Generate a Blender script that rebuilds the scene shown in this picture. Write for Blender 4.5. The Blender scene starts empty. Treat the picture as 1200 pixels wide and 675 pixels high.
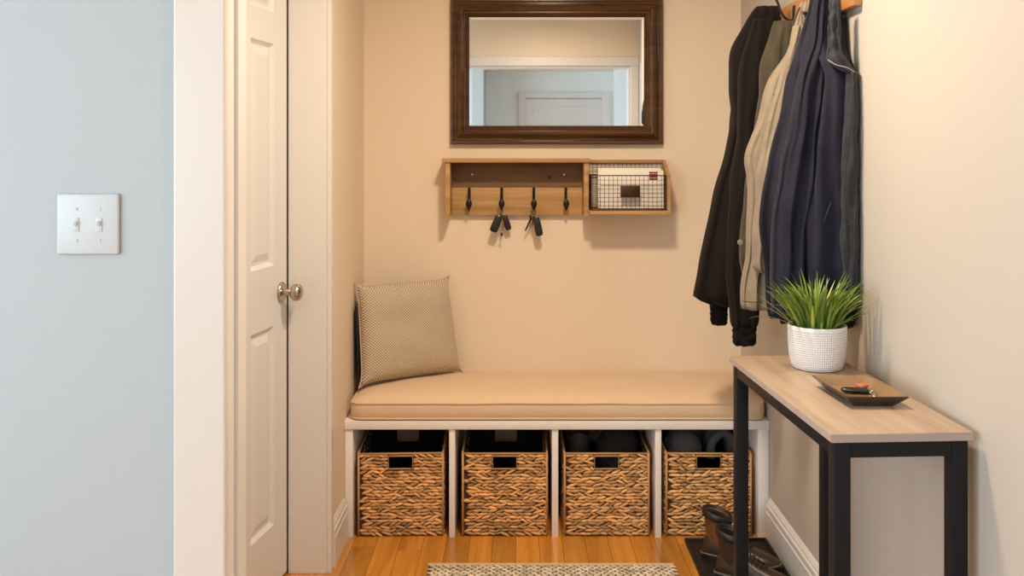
import bpy, bmesh, math, random
from mathutils import Vector, Matrix, noise
random.seed(7)
PI = math.pi
COL = bpy.context.scene.collection
F, CX, CY, CH = 1100.0, 608.0, 183.0, 1.36        # focal length in px, vanishing point, eye height

def P(x, y, Y):
    """photo point (1200x675) at a distance Y from the eye -> metres in the room"""
    return Vector(((x - CX) * Y / F, Y, CH - (y - CY) * Y / F))

def S(r, g, b):
    f = lambda v: ((v / 255 + .055) / 1.055) ** 2.4 if v > 10.3 else v / 255 / 12.92
    return (f(r), f(g), f(b), 1)

# ------------------------------------------------------------------ materials
def mat(name, col, rough=.5, metal=0, bump=0, bscale=60, var=0, vscale=8, coat=0, sheen=0, stretch=(1, 1, 1), spec=.5, island=0):
    m = bpy.data.materials.new(name); m.use_nodes = True
    n, l = m.node_tree.nodes, m.node_tree.links
    b = n['Principled BSDF']
    b.inputs['Base Color'].default_value = col
    b.inputs['Roughness'].default_value = rough
    b.inputs['Metallic'].default_value = metal
    b.inputs['Coat Weight'].default_value = coat
    b.inputs['Sheen Weight'].default_value = sheen
    b.inputs['Specular IOR Level'].default_value = spec
    tc = n.new('ShaderNodeTexCoord'); mp = n.new('ShaderNodeMapping')
    mp.inputs['Scale'].default_value = stretch
    l.new(tc.outputs['Object'], mp.inputs['Vector'])
    if var or island:
        hs = n.new('ShaderNodeHueSaturation'); hs.inputs['Color'].default_value = col
        mr = n.new('ShaderNodeMapRange')
        if island:
            g = n.new('ShaderNodeNewGeometry'); l.new(g.outputs['Random Per Island'], mr.inputs['Value'])
            mr.inputs['To Min'].default_value = 1 - island; mr.inputs['To Max'].default_value = 1 + island
        else:
            t = n.new('ShaderNodeTexNoise'); t.inputs['Scale'].default_value = vscale; t.inputs['Detail'].default_value = 5
            l.new(mp.outputs[0], t.inputs['Vector']); l.new(t.outputs['Fac'], mr.inputs['Value'])
            mr.inputs['From Min'].default_value = .3; mr.inputs['From Max'].default_value = .7
            mr.inputs['To Min'].default_value = 1 - var; mr.inputs['To Max'].default_value = 1 + var
        l.new(mr.outputs[0], hs.inputs['Value']); l.new(hs.outputs[0], b.inputs['Base Color'])
    if bump:
        t2 = n.new('ShaderNodeTexNoise'); t2.inputs['Scale'].default_value = bscale; t2.inputs['Detail'].default_value = 4
        l.new(mp.outputs[0], t2.inputs['Vector'])
        bp = n.new('ShaderNodeBump'); bp.inputs['Strength'].default_value = bump; bp.inputs['Distance'].default_value = .004
        l.new(t2.outputs['Fac'], bp.inputs['Height']); l.new(bp.outputs[0], b.inputs['Normal'])
    return m

def wood(name, c1, c2, rough=.5, axis='Y', scale=14, coat=0, island=0, bump=.15, stretch=.06, spec=.5):
    m = bpy.data.materials.new(name); m.use_nodes = True
    n, l = m.node_tree.nodes, m.node_tree.links
    b = n['Principled BSDF']; b.inputs['Roughness'].default_value = rough; b.inputs['Coat Weight'].default_value = coat
    b.inputs['Coat Roughness'].default_value = .12; b.inputs['Specular IOR Level'].default_value = spec
    tc = n.new('ShaderNodeTexCoord'); mp = n.new('ShaderNodeMapping')
    s = [1, 1, 1]; s['XYZ'.index(axis)] = stretch; mp.inputs['Scale'].default_value = s
    l.new(tc.outputs['Object'], mp.inputs['Vector'])
    t = n.new('ShaderNodeTexNoise'); t.inputs['Scale'].default_value = scale * 3; t.inputs['Detail'].default_value = 8
    t.inputs['Roughness'].default_value = .6; t.inputs['Distortion'].default_value = .6
    vec = mp.outputs[0]
    if island:
        g = n.new('ShaderNodeNewGeometry'); sc = n.new('ShaderNodeVectorMath'); sc.operation = 'ADD'
        m10 = n.new('ShaderNodeMath'); m10.operation = 'MULTIPLY'; m10.inputs[1].default_value = 37
        l.new(g.outputs['Random Per Island'], m10.inputs[0])
        l.new(mp.outputs[0], sc.inputs[0]); l.new(m10.outputs[0], sc.inputs[1]); vec = sc.outputs[0]
    l.new(vec, t.inputs['Vector'])
    r = n.new('ShaderNodeValToRGB'); r.color_ramp.elements[0].color = c1; r.color_ramp.elements[1].color = c2
    r.color_ramp.elements[0].position = .32; r.color_ramp.elements[1].position = .68
    l.new(t.outputs['Fac'], r.inputs['Fac'])
    out = r.outputs[0]
    if island:
        hs = n.new('ShaderNodeHueSaturation'); mr = n.new('ShaderNodeMapRange')
        l.new(g.outputs['Random Per Island'], mr.inputs['Value'])
        mr.inputs['To Min'].default_value = 1 - island; mr.inputs['To Max'].default_value = 1 + island
        l.new(mr.outputs[0], hs.inputs['Value']); l.new(out, hs.inputs['Color']); out = hs.outputs[0]
    l.new(out, b.inputs['Base Color'])
    bp = n.new('ShaderNodeBump'); bp.inputs['Strength'].default_value = bump; bp.inputs['Distance'].default_value = .002
    l.new(t.outputs['Fac'], bp.inputs['Height']); l.new(bp.outputs[0], b.inputs['Normal'])
    return m

def cloth(name, col, col2=None, freq=(300, 300, 300), rough=.9, strength=.5, dist=.003, mode='weave', sheen=.2):
    """woven fabric: crossed sine ridges on the object's UV coordinates (metres)"""
    m = bpy.data.materials.new(name); m.use_nodes = True
    n, l = m.node_tree.nodes, m.node_tree.links
    b = n['Principled BSDF']; b.inputs['Roughness'].default_value = rough; b.inputs['Sheen Weight'].default_value = sheen
    b.inputs['Specular IOR Level'].default_value = .2
    uv = n.new('ShaderNodeTexCoord'); sx = n.new('ShaderNodeSeparateXYZ'); l.new(uv.outputs['UV'], sx.inputs[0])
    def sine(sock, f):
        a = n.new('ShaderNodeMath'); a.operation = 'MULTIPLY'; a.inputs[1].default_value = f; l.new(sock, a.inputs[0])
        s = n.new('ShaderNodeMath'); s.operation = 'SINE'; l.new(a.outputs[0], s.inputs[0]); return s.outputs[0]
    a = sine(sx.outputs[0], freq[0])
    if mode == 'weave':
        c = sine(sx.outputs[1], freq[1])
        mu = n.new('ShaderNodeMath'); mu.operation = 'MULTIPLY'; l.new(a, mu.inputs[0]); l.new(c, mu.inputs[1]); h = mu.outputs[0]
    else:
        h = a
    mr = n.new('ShaderNodeMapRange'); mr.inputs['From Min'].default_value = -.6; mr.inputs['From Max'].default_value = .6; l.new(h, mr.inputs['Value'])
    t = n.new('ShaderNodeTexNoise'); t.inputs['Scale'].default_value = 35; t.inputs['Detail'].default_value = 4
    l.new(uv.outputs['Object'], t.inputs['Vector'])
    ad = n.new('ShaderNodeMath'); ad.operation = 'ADD'; l.new(mr.outputs[0], ad.inputs[0]); l.new(t.outputs['Fac'], ad.inputs[1])
    bp = n.new('ShaderNodeBump'); bp.inputs['Strength'].default_value = strength; bp.inputs['Distance'].default_value = dist
    l.new(ad.outputs[0], bp.inputs['Height']); l.new(bp.outputs[0], b.inputs['Normal'])
    mx = n.new('ShaderNodeMix'); mx.data_type = 'RGBA'
    mx.inputs[6].default_value = col2 or col; mx.inputs[7].default_value = col
    l.new(mr.outputs[0], mx.inputs['Factor']); l.new(mx.outputs[2], b.inputs['Base Color'])
    return m

M = {}
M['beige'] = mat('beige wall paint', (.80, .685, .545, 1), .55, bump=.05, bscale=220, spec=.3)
M['cream'] = mat('wall paint darkened for lamp', (.495, .455, .402, 1), .5, bump=.05, bscale=220, spec=.3)  # right wall's copy of the beige paint, darkened to offset the lamp's glare
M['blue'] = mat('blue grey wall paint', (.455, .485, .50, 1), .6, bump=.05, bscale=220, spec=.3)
M['bluelit'] = mat('blue grey paint with light added', (.80, .87, .89, 1), .6, bump=.05, bscale=220, spec=.3)  # lighter copy of the blue paint, room brightness put into the colour
M['casing'] = mat('cream trim paint', (.70, .63, .56, 1), .32, bump=.02, bscale=90)
M['ceil'] = mat('ceiling paint', (.82, .80, .76, 1), .8)
M['trim'] = mat('white trim paint', (.73, .72, .71, 1), .32, bump=.02, bscale=90)
M['door'] = mat('white door paint', (.70, .705, .71, 1), .35, bump=.02, bscale=90)
M['white'] = mat('white plastic', (.56, .585, .59, 1), .4)
M['potrim'] = mat('white ceramic glaze', (.74, .73, .72, 1), .3)
M['bench'] = mat('white bench paint', (.85, .825, .81, 1), .38, bump=.03)
M['floor'] = wood('honey oak floor', (.42, .165, .020, 1), (.65, .29, .046, 1), .25, 'Y', 10, coat=.35, island=.22, bump=.04)
M['mirrorframe'] = wood('bronze stained wood', (.036, .012, .003, 1), (.105, .042, .011, 1), .22, 'X', 8, coat=.4, bump=.08)
M['glass'] = mat('mirror glass', (.90, .92, .91, 1), .015, metal=1)
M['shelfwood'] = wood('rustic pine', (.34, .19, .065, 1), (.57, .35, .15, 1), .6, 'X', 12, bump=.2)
M['shelfshade'] = wood('rustic pine with painted shade', (.115, .062, .026, 1), (.20, .115, .052, 1), .65, 'X', 12, bump=.2)  # shelf pine with the top board's shadow put into its colour
M['iron'] = mat('dark bronze iron', (.022, .014, .013, 1), .4, metal=.6)
M['wire'] = mat('brown wire', (.055, .028, .012, 1), .45, metal=.5)
M['paper'] = mat('white paper', (.86, .82, .76, 1), .7, bump=.05)
M['paper2'] = mat('cream paper', (.74, .66, .55, 1), .7, bump=.05)
M['red'] = mat('dark red ink', (.22, .035, .025, 1), .6)
M['cushion'] = cloth('tan canvas', (.76, .575, .395, 1), (.68, .51, .345, 1), (2400, 2400, 1), .9, .25, .001)
M['pillow'] = cloth('woven beige pillow', (.78, .68, .54, 1), (.25, .185, .12, 1), (620, 620, 1), .95, .6, .002)
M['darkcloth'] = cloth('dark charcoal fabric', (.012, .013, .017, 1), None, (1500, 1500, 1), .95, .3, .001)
M['liner'] = mat('black basket liner', (.008, .008, .009, 1), .9, bump=.2)
M['seagrass'] = mat('woven seagrass', (.62, .36, .15, 1), .55, bump=.4, bscale=160, island=.5)
M['seagrassrim'] = mat('seagrass rim', (.50, .29, .125, 1), .6, bump=.4, bscale=160, island=.2)
M['weft'] = mat('seagrass core', (.055, .024, .008, 1), .85)
M['black'] = mat('black powder coat', (.0065, .0075, .0095, 1), .5, bump=.03, bscale=300, spec=.25)
M['tabletop'] = wood('greige oak laminate', (.33, .24, .17, 1), (.44, .335, .25, 1), .42, 'Y', 14, bump=.06)
M['tableedge'] = wood('greige oak edge', (.33, .27, .24, 1), (.42, .35, .31, 1), .5, 'X', 14, bump=.06)
M['pot'] = mat('white ceramic', (.78, .77, .76, 1), .4)
M['soil'] = mat('dark soil', (.02, .014, .009, 1), .95, bump=1, bscale=120)
M['traymat'] = mat('brown lacquer', (.045, .028, .016, 1), .28, var=.25, vscale=20, coat=.5)
M['trayin'] = mat('bronze lacquer', (.24, .145, .072, 1), .28, var=.2, vscale=20, coat=.4)
M['fob'] = mat('black plastic', (.012, .010, .010, 1), .3)
M['steel'] = mat('brushed nickel', (.52, .46, .37, 1), .25, metal=1)
M['chrome'] = mat('steel', (.62, .58, .52, 1), .25, metal=1)
M['brass'] = mat('brass', (.70, .48, .16, 1), .3, metal=1)
M['coral'] = mat('coral leather', (.42, .15, .085, 1), .5, bump=.2)
M['leather'] = mat('brown leather', (.14, .058, .02, 1), .42, var=.35, vscale=25, bump=.3, bscale=90)
M['leather2'] = mat('olive brown leather', (.035, .017, .008, 1), .4, var=.35, vscale=25, bump=.35, bscale=70)
M['rubber'] = mat('dark rubber', (.012, .010, .009, 1), .45)
M['welt'] = mat('grey rubber welt', (.12, .11, .10, 1), .5)
M['mat'] = mat('black rubber tray', (.010, .009, .009, 1), .55, bump=.2)
M['braid'] = mat('cream jute braid', (.66, .56, .42, 1), .9, bump=.4, bscale=200, island=.3)
M['rugedge'] = mat('cream rug binding', (.62, .45, .28, 1), .9, bump=.4, bscale=200)
M['rugbase'] = mat('brown jute core', (.05, .03, .016, 1), .95)
M['railwood'] = wood('warm oak rail', (.36, .16, .05, 1), (.52, .26, .09, 1), .5, 'Y', 12)
M['jblack'] = mat('black brown cotton', (.0075, .0052, .0036, 1), .9, bump=.35, bscale=90, sheen=.03, spec=.2)
M['jolive'] = mat('olive waxed cotton', (.052, .043, .025, 1), .8, bump=.3, bscale=80, var=.2, vscale=20, sheen=.1, spec=.3)
M['jkhaki'] = mat('khaki cotton', (.25, .205, .15, 1), .9, bump=.3, bscale=90, var=.12, vscale=25, sheen=.1, spec=.2)
M['jnavy'] = mat('navy canvas', (.0085, .009, .021, 1), .8, bump=.3, bscale=90, var=.3, vscale=14, sheen=.04, spec=.3)
M['jnavy2'] = mat('worn navy canvas', (.012, .0125, .020, 1), .75, bump=.5, bscale=110, var=.4, vscale=40, sheen=.1)
M['seam'] = mat('pale stitching', (.30, .28, .27, 1), .7)
M['button'] = mat('pale button', (.27, .235, .18, 1), .4)
M['greyknit'] = mat('grey felt', (.10, .10, .105, 1), .95, bump=.4, bscale=120)
M['blackknit'] = mat('black knit', (.014, .014, .015, 1), .95, bump=.5, bscale=150)

# blade material: green ramp along the blade (UV v)
def blade_mat():
    m = bpy.data.materials.new('grass blade'); m.use_nodes = True
    n, l = m.node_tree.nodes, m.node_tree.links; b = n['Principled BSDF']
    b.inputs['Roughness'].default_value = .38; b.inputs['Specular IOR Level'].default_value = .5
    g = n.new('ShaderNodeNewGeometry'); r = n.new('ShaderNodeValToRGB')
    r.color_ramp.elements[0].color = (.05, .11, .014, 1); r.color_ramp.elements[1].color = (.36, .46, .07, 1)
    e = r.color_ramp.elements.new(.5); e.color = (.15, .26, .03, 1)
    l.new(g.outputs['Random Per Island'], r.inputs['Fac']); l.new(r.outputs[0], b.inputs['Base Color'])
    b.inputs['Subsurface Weight'].default_value = 0
    return m
M['blade'] = blade_mat()

# white ceramic with a fine criss-cross relief
def pot_mat():
    m = M['pot']; n, l = m.node_tree.nodes, m.node_tree.links; b = n['Principled BSDF']
    uv = n.new('ShaderNodeTexCoord'); sx = n.new('ShaderNodeSeparateXYZ'); l.new(uv.outputs['UV'], sx.inputs[0])
    def comb(k):
        a = n.new('ShaderNodeMath'); a.operation = 'MULTIPLY_ADD'; a.inputs[1].default_value = k
        l.new(sx.outputs[0], a.inputs[0]); l.new(sx.outputs[1], a.inputs[2])
        q = n.new('ShaderNodeMath'); q.operation = 'MULTIPLY'; q.inputs[1].default_value = 560; l.new(a.outputs[0], q.inputs[0])
        s = n.new('ShaderNodeMath'); s.operation = 'SINE'; l.new(q.outputs[0], s.inputs[0]); return s.outputs[0]
    mu = n.new('ShaderNodeMath'); mu.operation = 'MULTIPLY'; l.new(comb(1), mu.inputs[0]); l.new(comb(-1), mu.inputs[1])
    bp = n.new('ShaderNodeBump'); bp.inputs['Strength'].default_value = .45; bp.inputs['Distance'].default_value = .003
    l.new(mu.outputs[0], bp.inputs['Height']); l.new(bp.outputs[0], b.inputs['Normal'])
pot_mat()

# ------------------------------------------------------------------ mesh helpers
def nb(): return bmesh.new()

def box(bm, x0, x1, y0, y1, z0, z1, bev=0, seg=2, mtx=None):
    vs = [bm.verts.new((x, y, z)) for x in (x0, x1) for y in (y0, y1) for z in (z0, z1)]
    fs = [bm.faces.new([vs[i] for i in f]) for f in ((0, 1, 3, 2), (4, 6, 7, 5), (0, 4, 5, 1), (2, 3, 7, 6), (0, 2, 6, 4), (1, 5, 7, 3))]
    if bev:
        es = list({e for f in fs for e in f.edges})
        r = bmesh.ops.bevel(bm, geom=es, offset=bev, segments=seg, affect='EDGES', profile=.5)
        vs = list({v for f in r['faces'] for v in f.verts} | {v for v in vs if v.is_valid})
    if mtx is not None:
        for v in vs: v.co = mtx @ v.co
    return vs

def tube(bm, pts, r, n=8, closed=False):
    pts = [Vector(p) for p in pts]; N = len(pts); rings = []
    up = None
    for i, p in enumerate(pts):
        a = pts[(i - 1) % N] if (closed or i) else p
        b = pts[(i + 1) % N] if (closed or i < N - 1) else p
        t = (b - a).normalized()
        if up is None:
            up = t.orthogonal().normalized()
        up = (up - t * up.dot(t)).normalized(); sd = t.cross(up)
        rr = r[i] if isinstance(r, (list, tuple)) else r
        rings.append([bm.verts.new(p + (up * math.cos(2 * PI * k / n) + sd * math.sin(2 * PI * k / n)) * rr) for k in range(n)])
    for i in range(N if closed else N - 1):
        A, B = rings[i], rings[(i + 1) % N]
        for k in range(n):
            bm.faces.new((A[k], A[(k + 1) % n], B[(k + 1) % n], B[k]))
    if not closed:
        bm.faces.new(rings[0][::-1]); bm.faces.new(rings[-1])
    return rings

def curve(pts, n=8):
    """Catmull-Rom through points"""
    pts = [Vector(p) for p in pts]; out = []
    for i in range(len(pts) - 1):
        p0 = pts[max(i - 1, 0)]; p1 = pts[i]; p2 = pts[i + 1]; p3 = pts[min(i + 2, len(pts) - 1)]
        for k in range(n):
            t = k / n
            out.append(.5 * (2 * p1 + (p2 - p0) * t + (2 * p0 - 5 * p1 + 4 * p2 - p3) * t * t + (3 * p1 - p0 - 3 * p2 + p3) * t ** 3))
    out.append(pts[-1]); return out

def loft(bm, rings, cap0=True, cap1=True, closed=True, uvm=False):
    R = [[bm.verts.new(p) for p in r] for r in rings]
    n = len(R[0])
    for i in range(len(R) - 1):
        for k in range(n if closed else n - 1):
            k2 = (k + 1) % n
            bm.faces.new((R[i][k], R[i][k2], R[i + 1][k2], R[i + 1][k]))
    if cap0: bm.faces.new(R[0][::-1])
    if cap1: bm.faces.new(R[-1])
    return R

def lathe(bm, prof, c, n=32, axis='Z', cap=True):
    c = Vector(c); rings = []
    for r, h in prof:
        ring = []
        for k in range(n):
            a = 2 * PI * k / n; u, v = r * math.cos(a), r * math.sin(a)
            q = {'Z': (u, v, h), 'Y': (u, h, v), 'X': (h, u, v)}[axis]
            ring.append(c + Vector(q))
        rings.append(ring)
    return loft(bm, rings, cap, cap)

def wpos(o):
    v = Vector((0, 0, 0))
    while o: v += o.location; o = o.parent
    return v

def obj(name, bm, m, parent=None, smooth=True, local=False, angle=40):
    bmesh.ops.recalc_face_normals(bm, faces=bm.faces)
    me = bpy.data.meshes.new(name)
    if parent is not None and not local:
        off = wpos(parent)
        for v in bm.verts: v.co -= off
    bm.to_mesh(me); bm.free()
    if smooth:
        for p in me.polygons: p.use_smooth = True
        try: me.set_sharp_from_angle(angle=math.radians(angle))
        except Exception: pass
    me.materials.append(M[m] if isinstance(m, str) else m)
    o = bpy.data.objects.new(name, me); COL.objects.link(o)
    if parent is not None: o.parent = parent
    return o

def tag(o, label, cat, group=None):
    o['label'] = label; o['category'] = cat
    if group: o['group'] = group
    return o

def thing(name, label, cat, loc, group=None, rz=0):
    o = bpy.data.objects.new(name, None); COL.objects.link(o)
    o.location = loc; o.rotation_euler = (0, 0, rz); o.empty_display_size = .05
    return tag(o, label, cat, group)

def struct(name, bm, m, smooth=False):
    o = obj(name, bm, m, None, smooth); o['kind'] = 'structure'; return o

def sbox(name, m, *b, bev=0):
    bm = nb(); box(bm, *b, bev=bev); return struct(name, bm, m)

def setuv(o, fn):
    me = o.data; uv = me.uv_layers.new(name='UVMap')
    for lp in me.loops: uv.data[lp.index].uv = fn(me.vertices[lp.vertex_index].co)

# ------------------------------------------------------------------ the room
YB, XL, XR, ZC = 3.77, -.622, .892, 2.385
YS = 1.80          # wall with the light switch
# floor: planks with fine gaps (one mesh)
bm = nb(); w = .0815; x = -2.7; rnd = random.Random(3)
while x < 1.75:
    y = -3.9 - rnd.random() * .8
    while y < 3.8:
        L = .7 + rnd.random() * 1.1
        box(bm, x + .0006, x + w - .0006, y, min(y + L, 3.86) - .0012, -.02, 0)
        y += L
    x += w
struct('floor', bm, 'floor')
sbox('trim_9', 'weft', -2.7, 1.8, -3.95, 3.9, -.06, -.0201)
sbox('ceiling', 'ceil', -2.75, 1.85, -4.0, 3.9, ZC, ZC + .08)
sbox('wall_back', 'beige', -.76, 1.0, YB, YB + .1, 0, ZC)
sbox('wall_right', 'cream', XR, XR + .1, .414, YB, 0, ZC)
sbox('wall_left', 'beige', -.74, XL, 3.078, YB, 0, ZC)
bm = nb(); box(bm, -.90, -.86, 1.88, 2.40, 0, ZC); box(bm, -.90, -.86, 2.40, 3.078, 2.07, ZC); box(bm, -.90, -.74, 3.03, 3.10, 2.07, ZC)
box(bm, -1.5, -.74, 3.101, 3.16, 0, ZC); box(bm, -1.5, -1.46, 1.88, 3.1, 0, ZC)
struct('wall_left_side', bm, 'beige')
sbox('wall_left_front', 'blue', -2.7, -.572, YS, YS + .08, 0, ZC)
# white return board right of the door, with a slim edge strip
bm = nb(); box(bm, -.751, -.6265, 3.056, 3.078, 0, ZC - .001, bev=.002); box(bm, -.6262, -.611, 3.059, 3.10, 0, ZC - .001, bev=.002)
struct('trim_1', bm, 'trim')
# casing and jamb at the end of the switch wall
bm = nb(); box(bm, -.655, -.556, YS - .022, YS - .0005, 0, ZC - .001, bev=.004); struct('trim_2', bm, 'casing')
bm = nb(); box(bm, -.571, -.559, YS, YS + .045, 0, ZC - .001); box(bm, -.571, -.551, YS + .046, YS + .10, 0, ZC - .001, bev=.003)
struct('trim_3', bm, 'trim')

# baseboards: profile extruded
def baseboard(name, pts, along0, along1, fixed):
    bm = nb(); loft(bm, [[fixed(u, z, a) for u, z in pts] for a in (along0, along1)]); return struct(name, bm, 'trim')
prof = [(0, 0), (.015, 0), (.015, .098), (.012, .101), (.012, .106), (.014, .109), (.014, .122), (.010, .127), (.009, .134), (.005, .142), (.002, .148), (0, .148)]
baseboard('baseboard_right', prof, .6, 3.331, lambda u, z, a: Vector((XR - u, a, z)))
baseboard('baseboard_left', prof, 3.102, 3.331, lambda u, z, a: Vector((XL + u, a, z)))

# doors: slab with moulded panels, local u along width, v up, depth d outward
def panel_slab(bm, W, H, T, panels, to):
    us = sorted({0, W, *[p[0] for p in panels], *[p[1] for p in panels]})
    vs = sorted({0, H, *[p[2] for p in panels], *[p[3] for p in panels]})
    cache = {}
    def V(u, v, d):
        k = (round(u, 5), round(v, 5), round(d, 5))
        if k not in cache: cache[k] = bm.verts.new(to(u, v, d))
        return cache[k]
    for i in range(len(us) - 1):
        for j in range(len(vs) - 1):
            a, b, c, d = us[i], us[i + 1], vs[j], vs[j + 1]
            if any(abs(a - p[0]) < 1e-6 and abs(b - p[1]) < 1e-6 and abs(c - p[2]) < 1e-6 and abs(d - p[3]) < 1e-6 for p in panels):
                prev = [(a, c, 0), (b, c, 0), (b, d, 0), (a, d, 0)]
                for ins, dep in ((.004, -.004), (.012, -.010), (.020, -.010), (.042, -.003)):
                    cur = [(a + ins, c + ins, dep), (b - ins, c + ins, dep), (b - ins, d - ins, dep), (a + ins, d - ins, dep)]
                    for k in range(4):
                        bm.faces.new((V(*prev[k]), V(*prev[(k + 1) % 4]), V(*cur[(k + 1) % 4]), V(*cur[k])))
                    prev = cur
                bm.faces.new([V(*q) for q in prev])
            else:
                bm.faces.new((V(a, c, 0), V(b, c, 0), V(b, d, 0), V(a, d, 0)))
    bk = [V(0, 0, -T), V(W, 0, -T), V(W, H, -T), V(0, H, -T)]
    bm.faces.new(bk[::-1])
    bm.faces.new([V(u, 0, 0) for u in us] + [bk[1], bk[0]])
    bm.faces.new([V(u, H, 0) for u in us] + [bk[2], bk[3]])
    bm.faces.new([V(0, v, 0) for v in vs] + [bk[3], bk[0]])
    bm.faces.new([V(W, v, 0) for v in vs] + [bk[2], bk[1]])

e1 = Vector((-.7545, 3.050, 0)); dr = Vector((-.156, -1, 0)).normalized(); nrm = Vector((1, -.156, 0)).normalized()
def dto(u, v, d): return e1 + dr * u + Vector((0, 0, v + .012)) + nrm * d
bm = nb(); pans = []
for u0 in (.10, .375):
    pans += [(u0, u0 + .168, .19, .815), (u0, u0 + .168, 1.005, 1.70), (u0, u0 + .168, 1.80, 1.95)]
panel_slab(bm, .64, 2.03, .035, pans, dto)
door = struct('door_1', bm, 'door', False)
kp = dto(.045, .925 - .012, 0)
def along(bm, prof, n=24, base=kp):
    rings = []; up = Vector((0, 0, 1)); sd = nrm.cross(up)
    for r, h in prof: rings.append([base + nrm * h + (up * math.cos(2 * PI * k / n) + sd * math.sin(2 * PI * k / n)) * r for k in range(n)])
    loft(bm, rings)
bm = nb(); along(bm, [(.033, .0005), (.033, .004), (.030, .008), (.014, .011), (.011, .014), (.010, .028), (.012, .033), (.020, .037), (.0255, .044), (.0275, .052), (.0265, .060), (.021, .067), (.010, .071), (.003, .072)])
obj('door_knob', bm, 'steel', door)

# opening towards the room behind the viewer (seen in the mirror)
YO = .534
bm = nb(); box(bm, -2.64, .83, .414, YO, 2.03, ZC); box(bm, .83, XR, .414, YO, 0, ZC)
struct('wall_front', bm, 'beige')
bm = nb(); box(bm, -2.64, XR - .001, YO, YO + .018, 2.03, 2.096, bev=.003); box(bm, .83, XR - .002, YO, YO + .0175, 0, 2.029, bev=.003)
struct('trim_4', bm, 'trim')
bm = nb(); box(bm, -2.64, .829, .40, YO - .001, 2.016, 2.0295); box(bm, .816, .8295, .40, YO - .001, 0, 2.015)
struct('trim_5', bm, 'trim')
# the room behind
sbox('wall_rear', 'bluelit', -2.7, 1.8, -3.95, -3.85, 0, ZC)
sbox('wall_rear_right', 'bluelit', 1.7, 1.8, -3.85, -.68, 0, ZC)
sbox('wall_rear_return', 'blue', .83, 1.7, -.68, .413, 0, ZC)
sbox('wall_rear_left', 'blue', -2.6, -.40, -3.849, -3.1, 0, ZC)
bm = nb(); box(bm, -2.75, -2.65, -3.1, -2.91, 0, ZC); box(bm, -2.75, -2.65, -1.59, -1.36, 0, ZC); box(bm, -2.75, -2.65, -2.91, -1.59, 0, .65); box(bm, -2.75, -2.65, -2.91, -1.59, 2.2, ZC); box(bm, -2.75, -2.65, 1.26, 1.80, 0, ZC)
box(bm, -2.75, -2.65, -1.36, 1.26, 0, .65); box(bm, -2.75, -2.65, -1.36, 1.26, 2.2, ZC)
struct('wall_side', bm, 'blue')
bm = nb()
for a in (-1.36, -.08, 1.20): box(bm, -2.72, -2.66, a, a + .06, .65, 2.2)
for z in (.65, 1.40, 2.14): box(bm, -2.72, -2.66, -1.30, 1.20, z, z + .06)
struct('window_1', bm, 'trim')
bm = nb()
for a in (-2.91, -1.65): box(bm, -2.72, -2.66, a, a + .06, .65, 2.2)
for z in (.65, 1.40, 2.14): box(bm, -2.72, -2.66, -2.85, -1.65, z, z + .06)
struct('added_window_2', bm, 'trim')  # unseen window frame, added to go with the rear fill light
# door far behind, with casing
dx0, dx1, dz = .06, 1.06, 2.06
bm = nb(); panel_slab(bm, .96, 2.04, .03, [(.06, .90, 1.05, 1.96), (.06, .90, .2, .95)], lambda u, v, d: Vector((dx0 + .02 + .96 - u, -3.815 + d, v + .008)))
struct('door_2', bm, 'trim')
bm = nb(); box(bm, dx0 - .06, dx0 + .018, -3.849, -3.80, 0, dz + .07, bev=.004); box(bm, dx1 - .058, dx1 + .04, -3.849, -3.80, 0, dz + .07, bev=.004)
box(bm, dx0 + .019, dx1 - .059, -3.849, -3.80, dz, dz + .07, bev=.004)
struct('trim_6', bm, 'trim')

# ------------------------------------------------------------------ light switch
a, b = P(68, 227, YS), P(141, 298, YS)
t = thing('light_switch', 'white two-toggle light switch plate on the pale blue wall', 'light switch', ((a.x + b.x) / 2, YS, b.z))
bm = nb(); box(bm, a.x, b.x, YS - .007, YS, b.z, a.z, bev=.004, seg=3); obj('plate', bm, 'white', t)
for px in (91, 118):
    c = P(px, 263, YS)
    bm = nb(); box(bm, c.x - .006, c.x + .006, YS - .0085, YS - .0068, c.z - .013, c.z + .013, bev=.0006)
    q = obj('toggle_slot', bm, 'white', t)
    bm = nb(); box(bm, -.004, .004, -.003, .004, -.005, .005, bev=.002, mtx=Matrix.Translation((c.x, YS - .0085, c.z + .002)) @ Matrix.Rotation(.5, 4, 'X'))
    obj('toggle', bm, 'white', q)
    for dz_ in (-.030, .030):
        bm = nb(); lathe(bm, [(.0032, -.0082), (.0028, -.0068)], (c.x, YS, c.z + dz_), 12, 'Y'); obj('screw', bm, 'white', t)

# ------------------------------------------------------------------ mirror
x0, x1, z0, z1 = -.272, .575, 1.408, 1.990
t = thing('wall_mirror', 'rectangular mirror in a dark bronze wood frame above the key shelf', 'mirror', ((x0 + x1) / 2, YB, z0))
prf = [(0, 0), (0, -.026), (.004, -.031), (.010, -.031), (.016, -.027), (.024, -.029), (.034, -.040), (.042, -.044), (.050, -.040), (.054, -.030), (.058, -.030), (.062, -.026), (.070, -.018), (.073, -.014), (.073, 0)]
bm = nb()
rings = []
for u, d in prf:
    rings.append([Vector((x0 + u, YB + d, z0 + u)), Vector((x1 - u, YB + d, z0 + u)), Vector((x1 - u, YB + d, z1 - u)), Vector((x0 + u, YB + d, z1 - u))])
loft(bm, rings, False, False); 
fr = obj('frame', bm, 'mirrorframe', t, angle=30)
g = .074; bm = nb(); bw = .0095
o4 = [(x0 + g, z0 + g), (x1 - g, z0 + g), (x1 - g, z1 - g), (x0 + g, z1 - g)]
i4 = [(x0 + g + bw, z0 + g + bw), (x1 - g - bw, z0 + g + bw), (x1 - g - bw, z1 - g - bw), (x0 + g + bw, z1 - g - bw)]
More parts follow.
